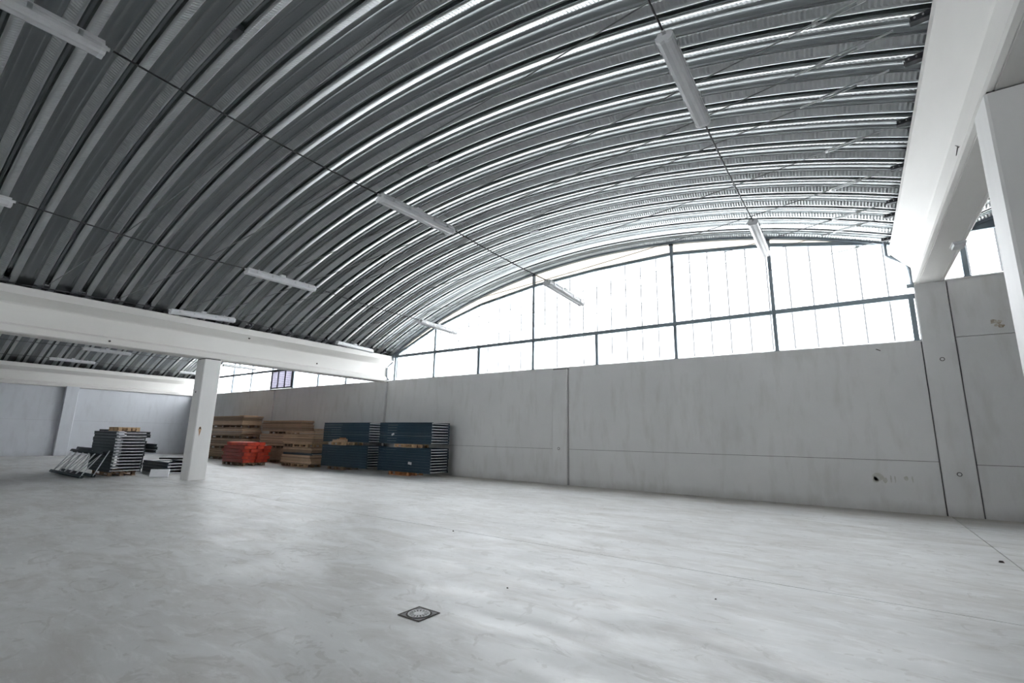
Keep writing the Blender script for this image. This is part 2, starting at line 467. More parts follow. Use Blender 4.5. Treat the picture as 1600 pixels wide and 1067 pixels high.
# ------------------------------------------------------------------ glazed gables
def gable(name, x0, x1, cx, cz, mull, short, rail, zt, zbase, y=D+0.12, pane_w=0.55, detail=True, pane_mat='poly'):
    w = struct(empty(name, (0, y, 0)))
    def railz(x):
        for (a, za), (b, zb) in zip(rail[:-1], rail[1:]):
            if a <= x <= b:
                return za + (zb-za)*(x-a)/(b-a)
        return rail[0][1] if x < rail[0][0] else rail[-1][1]
    # sheets of polycarbonate between joints
    xs = [x0]
    while xs[-1] + pane_w < x1 - 0.2:
        xs.append(xs[-1] + pane_w)
    xs.append(x1)
    for a, b in zip(xs[:-1], xs[1:]):
        g = 0.004
        # corner heights with rail knots in between
        top = [(b-g, railz(b-g))] + [(kx, kz) for kx, kz in reversed(rail) if a+g < kx < b-g] + [(a+g, railz(a+g))]
        pts = [(a+g, zbase), (b-g, zbase)] + top
        if min(t[1] for t in top) <= zbase + 0.02:
            continue
        build(MB().prism(pts, 0.03, 0.042, 'y'), 'pane', pane_mat, w)
        if detail and b < x1-0.01:
            build(MB().box(b-0.02, b+0.02, 0.02, 0.046, zbase, railz(b)), 'pane_joint', 'polybar', w)
    # cream strip between the rail and the vault
    n = 14
    for i in range(n):
        a = x0 + (x1-x0)*i/n; b = x0 + (x1-x0)*(i+1)/n
        za, zb = arc_z(a, cx, cz)+0.18, arc_z(b, cx, cz)+0.18
        pts = [(a, railz(a))] + [(kx, kz) for kx, kz in rail if a < kx < b] + [(b, railz(b)), (b, zb), (a, za)]
        if za > railz(a)+0.02 and zb > railz(b)+0.02:
            build(MB().prism(pts, 0.05, 0.06, 'y'), 'closure_strip', 'cream', w)
    if not detail:
        return w
    # steel bars
    for x in mull:
        build(MB().cbox(x-0.05, x+0.05, -0.075, 0.02, zbase, arc_z(x, cx, cz)+0.05, 0.006), 'mullion', 'frame', w)
        build(MB().box(x-0.07, x+0.07, -0.09, 0.02, zbase, zbase+0.02), 'foot_plate', 'frame', w)
        build(MB().box(x-0.06, x+0.06, -0.10, 0.0, arc_z(x, cx, cz)-0.10, arc_z(x, cx, cz)-0.01), 'mullion_head', 'dark_steel', w)
    for x in short:
        build(MB().cbox(x-0.055, x+0.055, -0.075, 0.02, zbase, zt, 0.006), 'mullion', 'frame', w)
        build(MB().box(x-0.07, x+0.07, -0.09, 0.02, zbase, zbase+0.02), 'foot_plate', 'frame', w)
    build(MB().cbox(x0, x1, -0.07, 0.02, zt-0.065, zt+0.065, 0.006), 'transom', 'frame', w)
    for (a, za), (b, zb) in zip(rail[:-1], rail[1:]):
        build(MB().prism([(a, za-0.055), (b, zb-0.055), (b, zb+0.055), (a, za+0.055)], -0.05, 0.025, 'y'), 'upper_rail', 'frame', w)
    ap = []
    na = 40
    for k in range(na+1):
        x = x0 + (x1-x0)*k/na
        ap.append((x, arc_z(x, cx, cz)))
    mb = MB()
    mb.prism([(x, z-0.045) for x, z in ap] + [(x, z+0.035) for x, z in reversed(ap)], -0.11, 0.02, 'y')
    build(mb, 'arch_rail', 'frame', w)
    build(MB().prism([(-0.1, zbase-0.03), (0.1, zbase-0.03), (0.1, zbase+0.05), (-0.0, zbase+0.05), (-0.1, zbase)], x0, x1, 'x'), 'sill', 'wall', w)
    return w

mm = [-15.08, -9.82, -4.39, -1.55]
railM = [(-17.75, 5.33), (-15.08, 6.45), (-12.5, 7.12), (-9.82, 7.50), (-7.15, 7.66), (-4.39, 7.69), (-1.55, 7.36), (1.25, 6.80), (1.60, 6.70)]
w1 = gable('window_1', -18.15, 1.62, CXM, CZM, mm, [-17.66, -12.51, -7.15, 1.52], railM, 5.29, WH)
railL = [(-38.9, 5.36)] + [(x, arc_z(x, CXL, CZL)-0.38) for x in (-36.1, -33.65, -31.2, -28.75, -26.35, -23.9, -21.4)] + [(-18.9, 5.36)]
w2 = gable('window_2', -39.0, -18.55, CXL, CZL, [-36.1, -33.65, -31.2, -28.75, -26.35], [-23.88, -21.39], railL, 5.29, WH)
railR = [(2.2, 6.62), (2.9, 6.84), (5.4, 7.36), (8.2, 7.69), (13.6, 7.5), (18.9, 6.45), (21.6, 5.33)]
w3 = gable('window_3', 2.15, 22.0, CXR, CZR, [5.4, 8.2, 13.6, 18.9], [2.62], railR, 6.80, 5.6)
# edge channel that wraps the beam ends inside the main gable
for path in ([(-17.72, 5.30), (-17.70, 5.07), (-17.74, 5.0), (-18.06, 4.82), (-18.10, 4.74), (-18.10, 4.38), (-18.07, 4.30), (-17.96, 4.16)],
             [(1.15, 6.80), (1.15, 6.42), (1.20, 6.38), (1.46, 6.18), (1.53, 6.10), (1.56, 5.95), (1.58, 5.55)]):
    build(MB().tube([(x, -0.14, z) for x, z in path], 0.04, 6), 'edge_channel', 'frame', w1, smooth=False)
# gables behind the camera: the main bay is glazed like the far end, the side bays are closed
rl = [(-18.15 + 19.77*k/8, arc_z(-18.15 + 19.77*k/8, CXM, CZM)-0.3) for k in range(9)]
gable('window_4', -18.15, 1.62, CXM, CZM, [], [], rl, 5.29, WH, y=YF-0.12, pane_w=2.5, detail=False, pane_mat='poly_old')
build(MB().box(-39.6, XL, YF-0.2, YF, WH, 9.0), 'gable_infill', 'wall', wf)
build(MB().box(XR, 22.6, YF-0.2, YF, WH, 9.0), 'gable_infill', 'wall', wf)

# ventilation grille in the left gable
vg = tag(empty('ventilation_grille', (-27.55, D+0.0, 4.17)), 'square lilac ventilation grille in dark frame, set in the left bay glazing', 'ventilation grille')
mb = MB()
gw, gh = 1.14, 1.08
mb.box(-gw, gw, -0.01, 0.06, 0.0, 0.07).box(-gw, gw, -0.01, 0.06, gh-0.05, gh).box(-gw, -gw+0.07, -0.01, 0.06, 0.07, gh-0.05).box(gw-0.07, gw, -0.01, 0.06, 0.07, gh-0.05)
build(mb, 'grille_frame', 'dark_steel', vg)
for x in (-0.38, 0.38):
    build(MB().box(x-0.022, x+0.022, -0.005, 0.055, 0.07, gh-0.05), 'grille_post', 'dark_steel', vg)
bl = MB().prism([(-0.02, -0.004), (-0.02, -0.009), (0.02, 0.004), (0.02, 0.009)], -0.32, 0.32, 'x').mesh('louvre_blade', 'grille_pane')
for cx_ in (-0.74, 0.0, 0.74):
    for k in range(9):
        link('louvre_blade', bl, vg, (cx_, 0.03, 0.13+0.107*k))
build(MB().box(-gw+0.05, gw-0.05, 0.05, 0.058, 0.05, gh-0.03), 'grille_backing', 'lilac', vg)

# ------------------------------------------------------------------ vaulted roof: one curved sheet at a time
P = 0.78
prof_half = [(0.0, 0.085), (0.030, 0.085), (0.040, 0.066), (0.046, 0.026), (0.056, 0.008), (0.070, 0.0), (0.088, 0.001), (0.106, 0.006),
             (0.132, 0.018), (0.160, 0.031), (0.190, 0.045), (0.216, 0.057), (0.226, 0.070), (0.244, 0.074), (0.292, 0.074), (0.301, 0.065), (0.312, 0.065), (0.322, 0.074), (0.384, 0.074)]
profile = [(y, o) for y, o in prof_half] + [(P-y, o) for y, o in reversed(prof_half)]
CRIMP = {8, 9, 10, 11}
npf = len(profile)
def vault_sheet(name, x_a, x_b, cx, cz, seg_len, crimp):
    a0 = math.asin((x_a-cx)/RAD); a1 = math.asin((x_b-cx)/RAD)
    n = max(8, int(abs(a1-a0)*RAD/seg_len))
    vs = []; fs = []
    for i in range(n+1):
        a = a0 + (a1-a0)*i/n
        sa, ca = math.sin(a), math.cos(a)
        for k, (y, o) in enumerate(profile):
            kk = k if k < len(prof_half) else npf-1-k
            r = RAD + o
            if crimp:
                if kk in CRIMP:
                    r += (0.006 if i % 2 else -0.006)
                elif kk in (5, 6, 7):
                    r += (0.002 if i % 2 else -0.002)
                elif kk >= 13:
                    r += (0.0008 if i % 2 else -0.0008)
            vs.append((cx + r*sa, y, cz + r*ca))
    for i in range(n):
        for k in range(npf-1):
            b = i*npf + k
            fs.append((b, b+npf, b+npf+1, b+1))
    me = bpy.data.meshes.new(name)
    me.from_pydata(vs, [], fs)
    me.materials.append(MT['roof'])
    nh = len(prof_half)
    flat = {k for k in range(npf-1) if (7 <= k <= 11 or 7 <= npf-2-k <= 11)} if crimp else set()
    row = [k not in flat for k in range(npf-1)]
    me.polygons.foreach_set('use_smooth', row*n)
    me.materials.append(MT['roof_web_lit'])
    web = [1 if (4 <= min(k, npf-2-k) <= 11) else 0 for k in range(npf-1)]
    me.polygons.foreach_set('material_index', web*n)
    me.update()
    return me
ROOF_Y0 = -0.68
n_main = 21
Y_OFF = D + 0.13 - n_main*P                  # last sheet ends on the gable
def plain_vault(x_a, x_b, cx, cz, y0, y1):
    mb = MB()
    n = 48
    a0 = math.asin((x_a-cx)/RAD); a1 = math.asin((x_b-cx)/RAD)
    pts = []
    for i in range(n+1):
        a = a0+(a1-a0)*i/n
        pts.append((cx+(RAD+0.10)*math.sin(a), cz+(RAD+0.10)*math.cos(a)))
    out = [(x, z+0.05) for x, z in reversed(pts)]
    s = 0
    for (xa, za), (xb, zb) in zip(pts[:-1], pts[1:]):
        mb.prism([(xa, za), (xb, zb), (xb, zb+0.05), (xa, za+0.05)], y0, y1, 'y')
    return mb
def roof(name, x_a, x_b, cx, cz, seg, crimp, n_sheets):
    y0 = D + 0.13 - n_sheets*P
    c = struct(build(plain_vault(x_a, x_b, cx, cz, YF-0.3, y0), name, 'roof'))
    for xe in (x_a-0.02, x_b+0.0):
        ze = arc_z(xe, cx, cz)
        build(MB().box(xe, xe+0.02, YF-0.3, D+0.13, ze-0.05, ze+0.42), 'light_leak_filler', 'dark_steel', c)  # added strip that stops sky light leaking in under the sheet ends
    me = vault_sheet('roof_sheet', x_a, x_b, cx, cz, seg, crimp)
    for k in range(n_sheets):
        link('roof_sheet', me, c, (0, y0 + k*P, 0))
    return c
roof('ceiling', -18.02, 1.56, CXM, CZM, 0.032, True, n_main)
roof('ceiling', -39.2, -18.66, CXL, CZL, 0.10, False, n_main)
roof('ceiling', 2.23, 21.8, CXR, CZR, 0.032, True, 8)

# ------------------------------------------------------------------ beams and columns
def beam(cx, kind, name, label):
    t = tag(empty(name, (cx, 0, 0)), label, 'beam')
    if kind == 'left':
        h = [(0.27, 4.08), (0.31, 4.11), (0.31, 4.26), (0.30, 4.285), (0.20, 4.345), (0.20, 4.86), (0.24, 4.90), (0.58, 5.08), (0.58, 5.28), (0.56, 5.30)]
    else:
        h = [(0.20, 5.555), (0.205, 5.565), (0.215, 5.565), (0.22, 5.558), (0.275, 5.575), (0.305, 5.60), (0.300, 5.98), (0.32, 6.01), (0.675, 6.42), (0.675, 6.575), (0.655, 6.59)]
    pts = [(x, z) for x, z in h] + [(-x, z) for x, z in reversed(h)]
    build(MB().prism(pts, YF, D+0.02, 'y'), 'beam_body', 'beam', t)
    return t
b1 = beam(XL, 'left', 'concrete_beam', 'long white concrete beam with sloping lip carrying the left side of the main vault')
b2 = beam(XR, 'right', 'concrete_beam', 'white concrete beam seen from below at the upper right, higher than the left beam')
b3 = beam(XLL, 'left', 'concrete_beam', 'white concrete beam along the top of the far left wall')
b4 = beam(XRR, 'left', 'concrete_beam', 'white concrete beam along the far right wall, beyond the picture')
for (y, z, x) in ((11.5, 4.469, 0.20), (8.53, 5.0, 0.42), (4.544, 4.2, 0.31)):
    disc(x, y, z, 0.03 if z < 5 else 0.035, 'x', 'hole', b1, 'tie_hole', 0.02)
build(MB().prism([(8.4, 5.66), (8.62, 5.80), (8.50, 5.72), (8.66, 5.66), (8.5, 5.69)], -0.312, -0.300, 'x'), 'scrape', 'hole', b2)

def column(cx, w, y0, y1, ztop, label):
    t = tag(empty('concrete_column', (cx, (y0+y1)/2, 0)), label, 'column')
    d = (y1-y0)/2
    build(MB().cbox(-w, w, -d, d, 0.0, ztop-0.03, 0.025), 'column_shaft', 'column', t)
    build(MB().box(-w+0.03, w-0.03, -d+0.03, d-0.03, ztop-0.03, ztop+0.005), 'bearing_pad', 'pad', t)
    return t
c1 = column(XL, 0.305, 7.21, 7.755, 4.08, 'square white concrete column under the left beam, between the blue frames and brown boards')
disc(0.305, -0.12, 1.70, 0.028, 'x', 'hole', c1, 'tie_hole', 0.01)
build(MB().prism([(-0.15, 1.74), (-0.10, 1.75), (-0.075, 1.66), (-0.10, 1.52), (-0.125, 1.42), (-0.14, 1.54), (-0.165, 1.66)], 0.3045, 0.3065, 'x'), 'rust_stain', 'rust', c1)
disc(-0.05, -0.2725, 2.92, 0.03, 'y', 'hole', c1, 'tie_hole', 0.008)
c2 = column(XR, 0.30, 6.98, 7.54, 5.565, 'large white concrete column cut by the right edge under the high beam')
build(MB().prism([(0.03, 4.70), (0.13, 4.72), (0.19, 4.70), (0.12, 4.69)], -0.2815, -0.279, 'y'), 'scrape', 'hole', c2)
column(XL, 0.305, -0.6, -0.05, 4.08, 'white concrete column under the left beam, beyond the left edge of the picture')
column(XR, 0.30, -7.8, -7.25, 5.565, 'white concrete column under the high beam, behind the viewpoint')

# soffit lamp under the right beam, standing in for a right-bay fixture's end
em = tag(empty('soffit_lamp', (XR+0.19, 12.45, 5.545)), 'small white lamp fixed under the high right beam', 'light')
build(MB().prism([(-0.10, 0.0), (0.10, 0.0), (0.085, -0.06), (-0.085, -0.06)], -0.16, 0.16, 'y'), 'lamp_cover', 'diffuser', em)
build(MB().box(-0.11, 0.11, -0.175, 0.175, -0.012, 0.01), 'lamp_base', 'lamp_body', em)
jb = tag(empty('junction_box', (1.53, D-0.02, 5.53)), 'small grey junction box at the top corner of the right glazing', 'junction box')
build(MB().cbox(-0.07, 0.07, -0.05, 0.05, -0.05, 0.05, 0.01), 'box_body', 'frame', jb)
build(MB().tube([(0.02, 0.0, 0.05), (0.02, 0.0, 0.15)], 0.02, 6), 'conduit', 'frame', jb)

# ------------------------------------------------------------------ tie cables with brackets
LIPL, LIPR = XL+0.58, XR-0.675
def tie_z(x):
    t = (x-LIPL)/(LIPR-LIPL)
    return 5.42 + (6.66-5.42)*t - 1.35*t*(1-t)
seams = [D+0.13 - k*P for k in range(1, 20)]
tie_rows = [1, 3, 4, 6, 8, 10, 11, 12, 14, 16]
near_words = {}
brk = MB().prism([(-0.07, -0.07), (0.07, -0.07), (0.07, 0.07), (0.055, 0.07), (0.055, -0.05), (-0.055, -0.05), (-0.055, 0.07), (-0.07, 0.07)], -0.02, 0.42, 'x').mesh('bracket', 'dark_steel')
bolt = MB().tube([(0.0, -0.095, 0), (0.0, 0.095, 0)], 0.02, 6).mesh('bolt', 'zinc')
tb = MB().prism([(0.0, -0.04), (0.5, -0.04), (0.5, -0.026), (0.04, -0.026), (0.04, 0.026), (0.5, 0.026), (0.5, 0.04), (0.0, 0.04)], -0.011, 0.011, 'z').mesh('turnbuckle', 'zinc')
tnut = MB().tube([(0.45, 0, 0), (0.53, 0, 0)], 0.036, 6).mesh('end_nut', 'zinc')
trod = MB().tube([(-0.25, 0, 0), (0.06, 0, 0)], 0.014, 6).mesh('threaded_rod', 'zinc')
for i, k in enumerate(tie_rows):
    y = seams[k-1]
    if i == 0:
        lb = 'steel tie cable across the vault, the one nearest the glazed gable'
    else:
        lb = 'steel tie cable across the vault, %s counted from the glazed gable' % ordinal(i)
    t = tag(empty('tie_cable', (0, y, 0)), lb, 'cable', 'steel tie cables across the vault')
    N = 28
    xa, xb = LIPL+0.35, LIPR-1.45
    build(MB().tube([(xa+(xb-xa)*j/N, 0, tie_z(xa+(xb-xa)*j/N)) for j in range(N+1)], 0.009, 5), 'cable', 'tie', t)
    br = link('bracket', brk, t, (LIPR+0.04, 0, 6.66)); br.rotation_euler = (0, 0.06, math.pi); br.scale = (0.5, 0.65, 0.55)
    link('bolt', bolt, br, (0.34, 0, 0)); link('bolt', bolt, br, (0.18, 0, 0))
    sl = math.atan2(tie_z(LIPR-0.9)-tie_z(LIPR-1.4), 0.5)
    tu = link('turnbuckle', tb, t, (LIPR-1.15, 0, tie_z(LIPR-1.15)+0.005)); tu.rotation_euler = (0, -sl, 0)
    link('end_nut', tnut, tu); link('threaded_rod', trod, tu); link('threaded_rod', trod, tu, (0.76, 0, 0))
for k in range(1, 20):
    y = seams[k-1]
    lb = 'black bracket on the left beam lip, %s' % ('the one nearest the gable' if k == 1 else '%s from the gable' % (ordinal(k-1) if k < 16 else ('sixteenth', 'seventeenth', 'eighteenth', 'nineteenth')[k-16]))
    b = tag(empty('tie_bracket', (LIPL-0.03, y, 5.385)), lb, 'bracket', 'tie brackets along the left beam')
    q = link('bracket_plate', brk, b); q.scale = (0.55, 0.9, 0.9); q.rotation_euler = (0, -0.25, 0)
    link('bolt', bolt, b, (0.12, 0, 0.05))
for j, y in enumerate((2.906, 7.503, 12.085)):
    ys = min(seams, key=lambda s: abs(s-y))
    x = -7.85
    cl = tag(empty('seam_clamp', (x, ys, arc_z(x, CXM, CZM))), ['dark clamp in a roof groove high at the upper left', 'dark clamp in a roof groove above the middle lamp row', 'dark clamp in a roof groove close to the gable glazing'][j], 'clamp', 'clamps on the vault crown')
    build(MB().box(-0.16, 0.16, -0.055, 0.055, -0.02, 0.12).tube([(0.0, -0.08, 0.02), (0.0, 0.08, 0.02)], 0.02, 6), 'clamp_plate', 'dark_steel', cl)
    build(MB().tube([(0.10, -0.075, 0.0), (0.10, 0.075, 0.0)], 0.014, 6), 'bolt', 'zinc', cl)

# ------------------------------------------------------------------ fluorescent lamps on cables
def lamp(label, group):
    t = tag(empty('tube_lamp'), label, 'lamp', group)
    L = 0.88
    hs = [(-0.085, 0.06), (-0.075, 0.085), (0.075, 0.085), (0.085, 0.06), (0.105, 0.03), (0.105, 0.015), (-0.105, 0.015), (-0.105, 0.03)]
    build(MB().prism(hs, -L, L, 'y'), 'lamp_housing', 'lamp_body', t)
    df = [(-0.10, 0.015), (0.10, 0.015), (0.098, -0.02), (0.08, -0.05), (0.045, -0.065), (0.0, -0.055), (-0.045, -0.065), (-0.08, -0.05), (-0.098, -0.02)]
    build(MB().prism(df, -L+0.02, L-0.02, 'y'), 'lamp_diffuser', 'diffuser', t)
    for s in (-1, 1):
        ec = MB().prism([(x*1.04, z*1.03) for x, z in df], s*L-0.025, s*L+0.02, 'y')
        ec.tube([(0, s*(L+0.0), 0.05), (0, s*(L+0.06), 0.05)], 0.022, 8)
        build(ec, 'end_cap', 'lamp_body', t)
    cl = MB().box(0.10, 0.115, -0.02, 0.02, -0.015, 0.045).mesh('clip', 'zinc')
    for y in (-0.68, -0.3, 0.3, 0.68):
        link('clip', cl, t, (0, y, 0)); link('clip', cl, t, (-0.215, y, 0))
    hk = MB().box(-0.03, 0.03, -0.03, 0.03, 0.08, 0.095).tube([(0, 0, 0.09), (0, 0, 0.13)], 0.012, 6).mesh('hanger', 'zinc')
    for y in (-0.6, 0.6):
        link('hanger', hk, t, (0, y, 0))
    build(MB().cbox(-0.05, 0.05, -0.06, 0.06, 0.085, 0.15, 0.01), 'terminal_box', 'lamp_body', t)
    return t
G1 = 'fluorescent lamps hung under the main vault'
G2 = 'fluorescent lamps in the left bay'
lamps = [
 ((-6.2, 4.80, 5.537), (-6.2, 6.582, 5.608), 'white tube lamp hanging in the middle of the picture under the vault', G1),
 ((-5.6, 9.343, 5.192), (-5.6, 11.029, 5.114), 'grey tube lamp seen against the glazing at the end of the middle cable', G1),
 ((-11.56, 5.248, 5.387), (-11.56, 7.011, 5.412), 'white tube lamp hanging high above the concrete column', G1),
 ((-11.59, 11.013, 5.348), (-11.59, 12.756, 5.303), 'white tube lamp in front of the low left corner of the vault glazing', G1),
 ((-16.07, 5.329, 5.023), (-16.07, 7.086, 5.124), 'white tube lamp just above the left beam, left of the column top', G1),
 ((-16.85, 11.497, 5.218), (-16.85, 13.243, 5.147), 'white tube lamp just above the left beam near the glazed wall', G1),
 ((-1.36, 4.93, 6.21), (-1.36, 6.60, 6.16), 'large foreshortened tube lamp hanging at the upper right of the vault', G1),
 ((-1.30, 10.55, 6.10), (-1.30, 12.20, 6.0), 'foreshortened tube lamp in front of the right part of the vault glazing', G1),
 ((-6.2, -0.72, 5.56), (-6.2, 1.043, 5.58), 'large grey tube lamp at the top left corner of the picture', G1),
 ((-11.56, -0.54, 5.38), (-11.56, 1.224, 5.40), 'tube lamp cut by the left edge, only its white end showing', G1),
 ((-28.45, 6.278, 5.20), (-28.45, 8.037, 5.20), 'dim tube lamp in the left bay just under the long beam', G2),
 ((-33.5, 6.201, 5.11), (-33.5, 7.955, 5.12), 'tube lamp hanging lowest and farthest left in the left bay', G2),
 ((-33.5, 12.085, 5.12), (-33.5, 13.84, 5.12), 'tube lamp in the left bay half hidden behind the column', G2),
 ((-28.45, 12.364, 5.23), (-28.45, 14.068, 5.24), 'tube lamp in the left bay against the glazing right of the column', G2),
]
proto = None
tops = []
for a, b, lb, g in lamps:
    a = Vector(a); b = Vector(b); mid = (a+b)/2
    if proto is None:
        o = proto = lamp(lb, g)
    else:
        o = copy_tree(proto)
        o['label'] = lb; o['group'] = g
    o.location = mid
    o.rotation_euler = (math.atan2(b.z-a.z, b.y-a.y), 0, 0)
    tops.append((mid, b.z-a.z))
def power_cable(a, b, label, sag=0.012):
    a, b = Vector(a), Vector(b)
    L = (b-a).length
    path = []
    for j in range(13):
        t = j/12
        v = (b-a)*t
        v.z -= sag*L*4*t*(1-t)
        path.append(v)
    t = tag(empty('power_cable', tuple(a)), label, 'cable', 'black power cables along the lamp rows')
    build(MB().tube(path, 0.0125, 6), 'cable', 'cable', t)
def run(ends, words):
    # ends: lamp indices in order away from the camera; cable pieces join their end caps
    pts = []
    for i in ends:
        pa, pb = Vector(lamps[i][0]), Vector(lamps[i][1])
        d = (pb-pa).normalized()
        pts.append((pa - d*0.085 + Vector((0, 0, 0.06)), pb + d*0.085 + Vector((0, 0, 0.06))))
    for (p, q), w in zip(zip(pts[:-1], pts[1:]), words[1:]):
        power_cable(p[1], q[0], w)
    p = pts[0][0]
    power_cable((p.x, YF, p.z+0.2), p, words[0])
run([8, 0, 1], ['black power cable running to the big lamp at the top left corner', 'black power cable between the top left lamp and the middle lamp', 'power cable from the middle lamp towards the lamp against the glazing'])
run([9, 2, 3], ['black power cable behind the lamp cut by the left edge', 'black power cable from the left edge lamp to the lamp above the column', 'power cable from the lamp above the column to the glazing corner lamp'])
run([4, 5], ['black power cable low along the left beam, left of its lamp', 'power cable close above the left beam between its two lamps'])
run([6, 7], ['dark power cable rising to the top edge from the upper right lamp', 'thin power cable between the two lamps at the right'])
run([10, 13], ['power cable of the high lamps in the left bay, left piece', 'power cable between the two high lamps of the left bay'])
run([11, 12], ['power cable of the low lamps in the left bay, left piece', 'power cable between the two low lamps of the left bay'])

# ------------------------------------------------------------------ pallets
def pallet_meshes(mat):
    d = {}
    d['deck_board'] = MB().box(-0.6, 0.6, -0.06, 0.06, 0.0, 0.022).mesh('deck_board', mat)
    d['stringer'] = MB().box(-0.05, 0.05, -0.4, 0.4, 0.0, 0.022).mesh('stringer', mat)
    d['block'] = MB().box(-0.07, 0.07, -0.05, 0.05, 0.0, 0.078).mesh('block', mat)
    return d
PM = {m: pallet_meshes(m) for m in ('pallet', 'pallet_dark', 'pallet_orange')}
def pallet(loc, label, mat='pallet', sx=1.0, sy=1.0, rotz=0.0, group='wooden pallets'):
    t = tag(empty('wooden_pallet', loc), label, 'pallet', group)
    t.rotation_euler = (0, 0, rotz)
    d = PM[mat]
    for i in range(3):
        link('bottom_board', d['deck_board'], t, ((0, (-0.34+0.34*i)*sy, 0))).scale = (sx, 1, 1)
    for i in range(3):
        for j in range(3):
            link('block', d['block'], t, ((-0.53+0.53*i)*sx, (-0.34+0.34*j)*sy, 0.022))
    for i in range(3):
        link('stringer', d['stringer'], t, ((-0.53+0.53*i)*sx, 0, 0.100)).scale = (1, sy, 1)
    for i in range(5):
        link('deck_board', d['deck_board'], t, (0, (-0.34+0.17*i)*sy, 0.122)).scale = (sx, 1, 1)
    return t
PH = 0.144

# ------------------------------------------------------------------ stacked rack frames
def frame_meshes(L, W, mat):
    up = MB()
    # open C post: web with two returned lips and a centre ridge
    h, d = 0.050, 0.085
    up.prism([(-h, 0.0), (-0.018, 0.0), (-0.012, 0.010), (0.012, 0.010), (0.018, 0.0), (h, 0.0), (h, d), (0.03, d), (0.03, d-0.015), (h-0.012, d-0.015), (h-0.012, 0.018), (-h+0.012, 0.018), (-h+0.012, d-0.015), (-0.03, d-0.015), (-0.03, d), (-h, d)][::-1], -L/2, L/2, 'z')
    # rotate so the length runs along X, ridge faces -Y
    up.v = [(z, y, x) for (x, y, z) in up.v]
    me = up.mesh('upright', mat)
    br = MB().prism([(-0.022, -0.018), (0.022, -0.018), (0.022, 0.018), (-0.022, 0.018)], 0.0, W, 'y').mesh('brace', 'pale_zinc')
    brd = MB().prism([(-0.022, -0.018), (0.022, -0.018), (0.022, 0.018), (-0.022, 0.018)], 0.0, W, 'y').mesh('brace', mat)
    return me, br, brd
def rack_frame(loc, L, W, ms, label, group, n=2, rot=None, diag=False, jit=0.0):
    t = tag(empty('rack_frame', loc), label, 'rack frame', group)
    up, br, brd = ms
    link('upright', up, t, (random.uniform(-jit, jit), 0, 0.051))
    u2 = link('upright', up, t, (random.uniform(-jit, jit), W, 0.051)); u2.rotation_euler = (0, 0, math.pi)
    if W > 1.2:
        u3 = link('upright', up, t, (0, 0.93, 0.051)); u3.rotation_euler = (0, 0, math.pi)
    ys, w = 0.03, W-0.06
    xs = [-L/2+0.06 + (L-0.12)*i/(n-1) for i in range(n)]
    for x in xs:
        b = link('brace', brd if (n == 2 and x < 0) else br, t, (x, ys, 0.051)); b.scale = (1, w/W, 0.85) if n == 2 else (0.7, w/W, 0.7)
    if diag:
        for a, b_ in zip(xs[:-1], xs[1:]):
            ln = math.hypot(b_-a, w)
            o = link('brace', br, t, (a, ys, 0.051)); o.scale = (0.5, ln/W, 0.5)
            o.rotation_euler = (0, 0, -math.atan2(b_-a, w))
    if rot is not None:
        t.rotation_euler = rot
    return t
FM = frame_meshes(3.05, 1.03, 'blue')
FMb = frame_meshes(3.3, 1.03, 'blue')
def tier(x0, x1, y0, z0, ms, L, where, group, count=9, pitch=0.1065):
    for i in range(count):
        k = count-1-i
        pos = 'topmost' if k == 0 else 'lowest' if i == 0 else ordinal(k)+' from the top'
        rack_frame(((x0+x1)/2, y0 + random.uniform(-0.006, 0.006), z0+i*pitch), L, 1.03, ms,
                   'blue rack frame, %s in the %s' % (pos, where), group, jit=0.012)
T0 = PH
tier(-16.5, -13.45, 13.70, T0, FM, 3.05, 'lower tier of the right blue stack', 'frames in the lower right blue tier')
TT = T0 + 9*0.1065
tier(-16.5, -13.45, 13.70, TT+PH, FM, 3.05, 'upper tier of the right blue stack', 'frames in the upper right blue tier', count=8, pitch=0.108)
tier(-20.5, -17.2, 13.70, T0, FMb, 3.3, 'lower tier of the left blue stack', 'frames in the lower left blue tier')
tier(-20.5, -17.2, 13.70, TT+PH, FMb, 3.3, 'upper tier of the left blue stack', 'frames in the upper left blue tier', count=8, pitch=0.108)
pallet((-15.25, 14.16, 0), 'orange wooden pallet on the floor under the right-hand blue stack', 'pallet_orange')
pallet((-15.0, 14.16, TT), 'pale pinkish pallet between the two tiers of the right-hand blue stack', 'pallet')
pallet((-19.45, 14.16, 0), 'grey brown pallet on the floor under the left-hand blue stack', 'pallet_dark')
pallet((-18.95, 13.93, TT), 'pale pallet sticking out between the tiers of the left blue stack', 'pallet', 0.75, 1.35)
# timber offcuts lying on the end of that pallet
def plank(loc, l, w, h, mat, label, rot=(0,0,0), group=None, name='timber_offcut', cat='timber'):
    t = tag(build(MB().cbox(-l/2, l/2, -w/2, w/2, 0, h, min(w, h)*0.12), name, mat), label, cat, group)
    t.location = loc; t.rotation_euler = rot
    return t
plank((-18.95, 13.47, TT+PH), 0.78, 0.12, 0.09, 'chip_pale', 'pale timber block lying on the pallet end before the left blue stack', group='timber blocks on the projecting pallet')
plank((-18.90, 13.60, TT+PH), 0.66, 0.10, 0.13, 'pallet', 'taller pale timber block close against the upper left blue tier', group='timber blocks on the projecting pallet')
plank((-18.86, 13.60, TT+PH+0.13), 0.36, 0.09, 0.05, 'pallet_orange', 'short reddish plank on top of the taller timber block')
lbm = MB().box(-0.10, 0.10, -0.003, 0.003, -0.05, 0.05).mesh('paper_label', 'label')
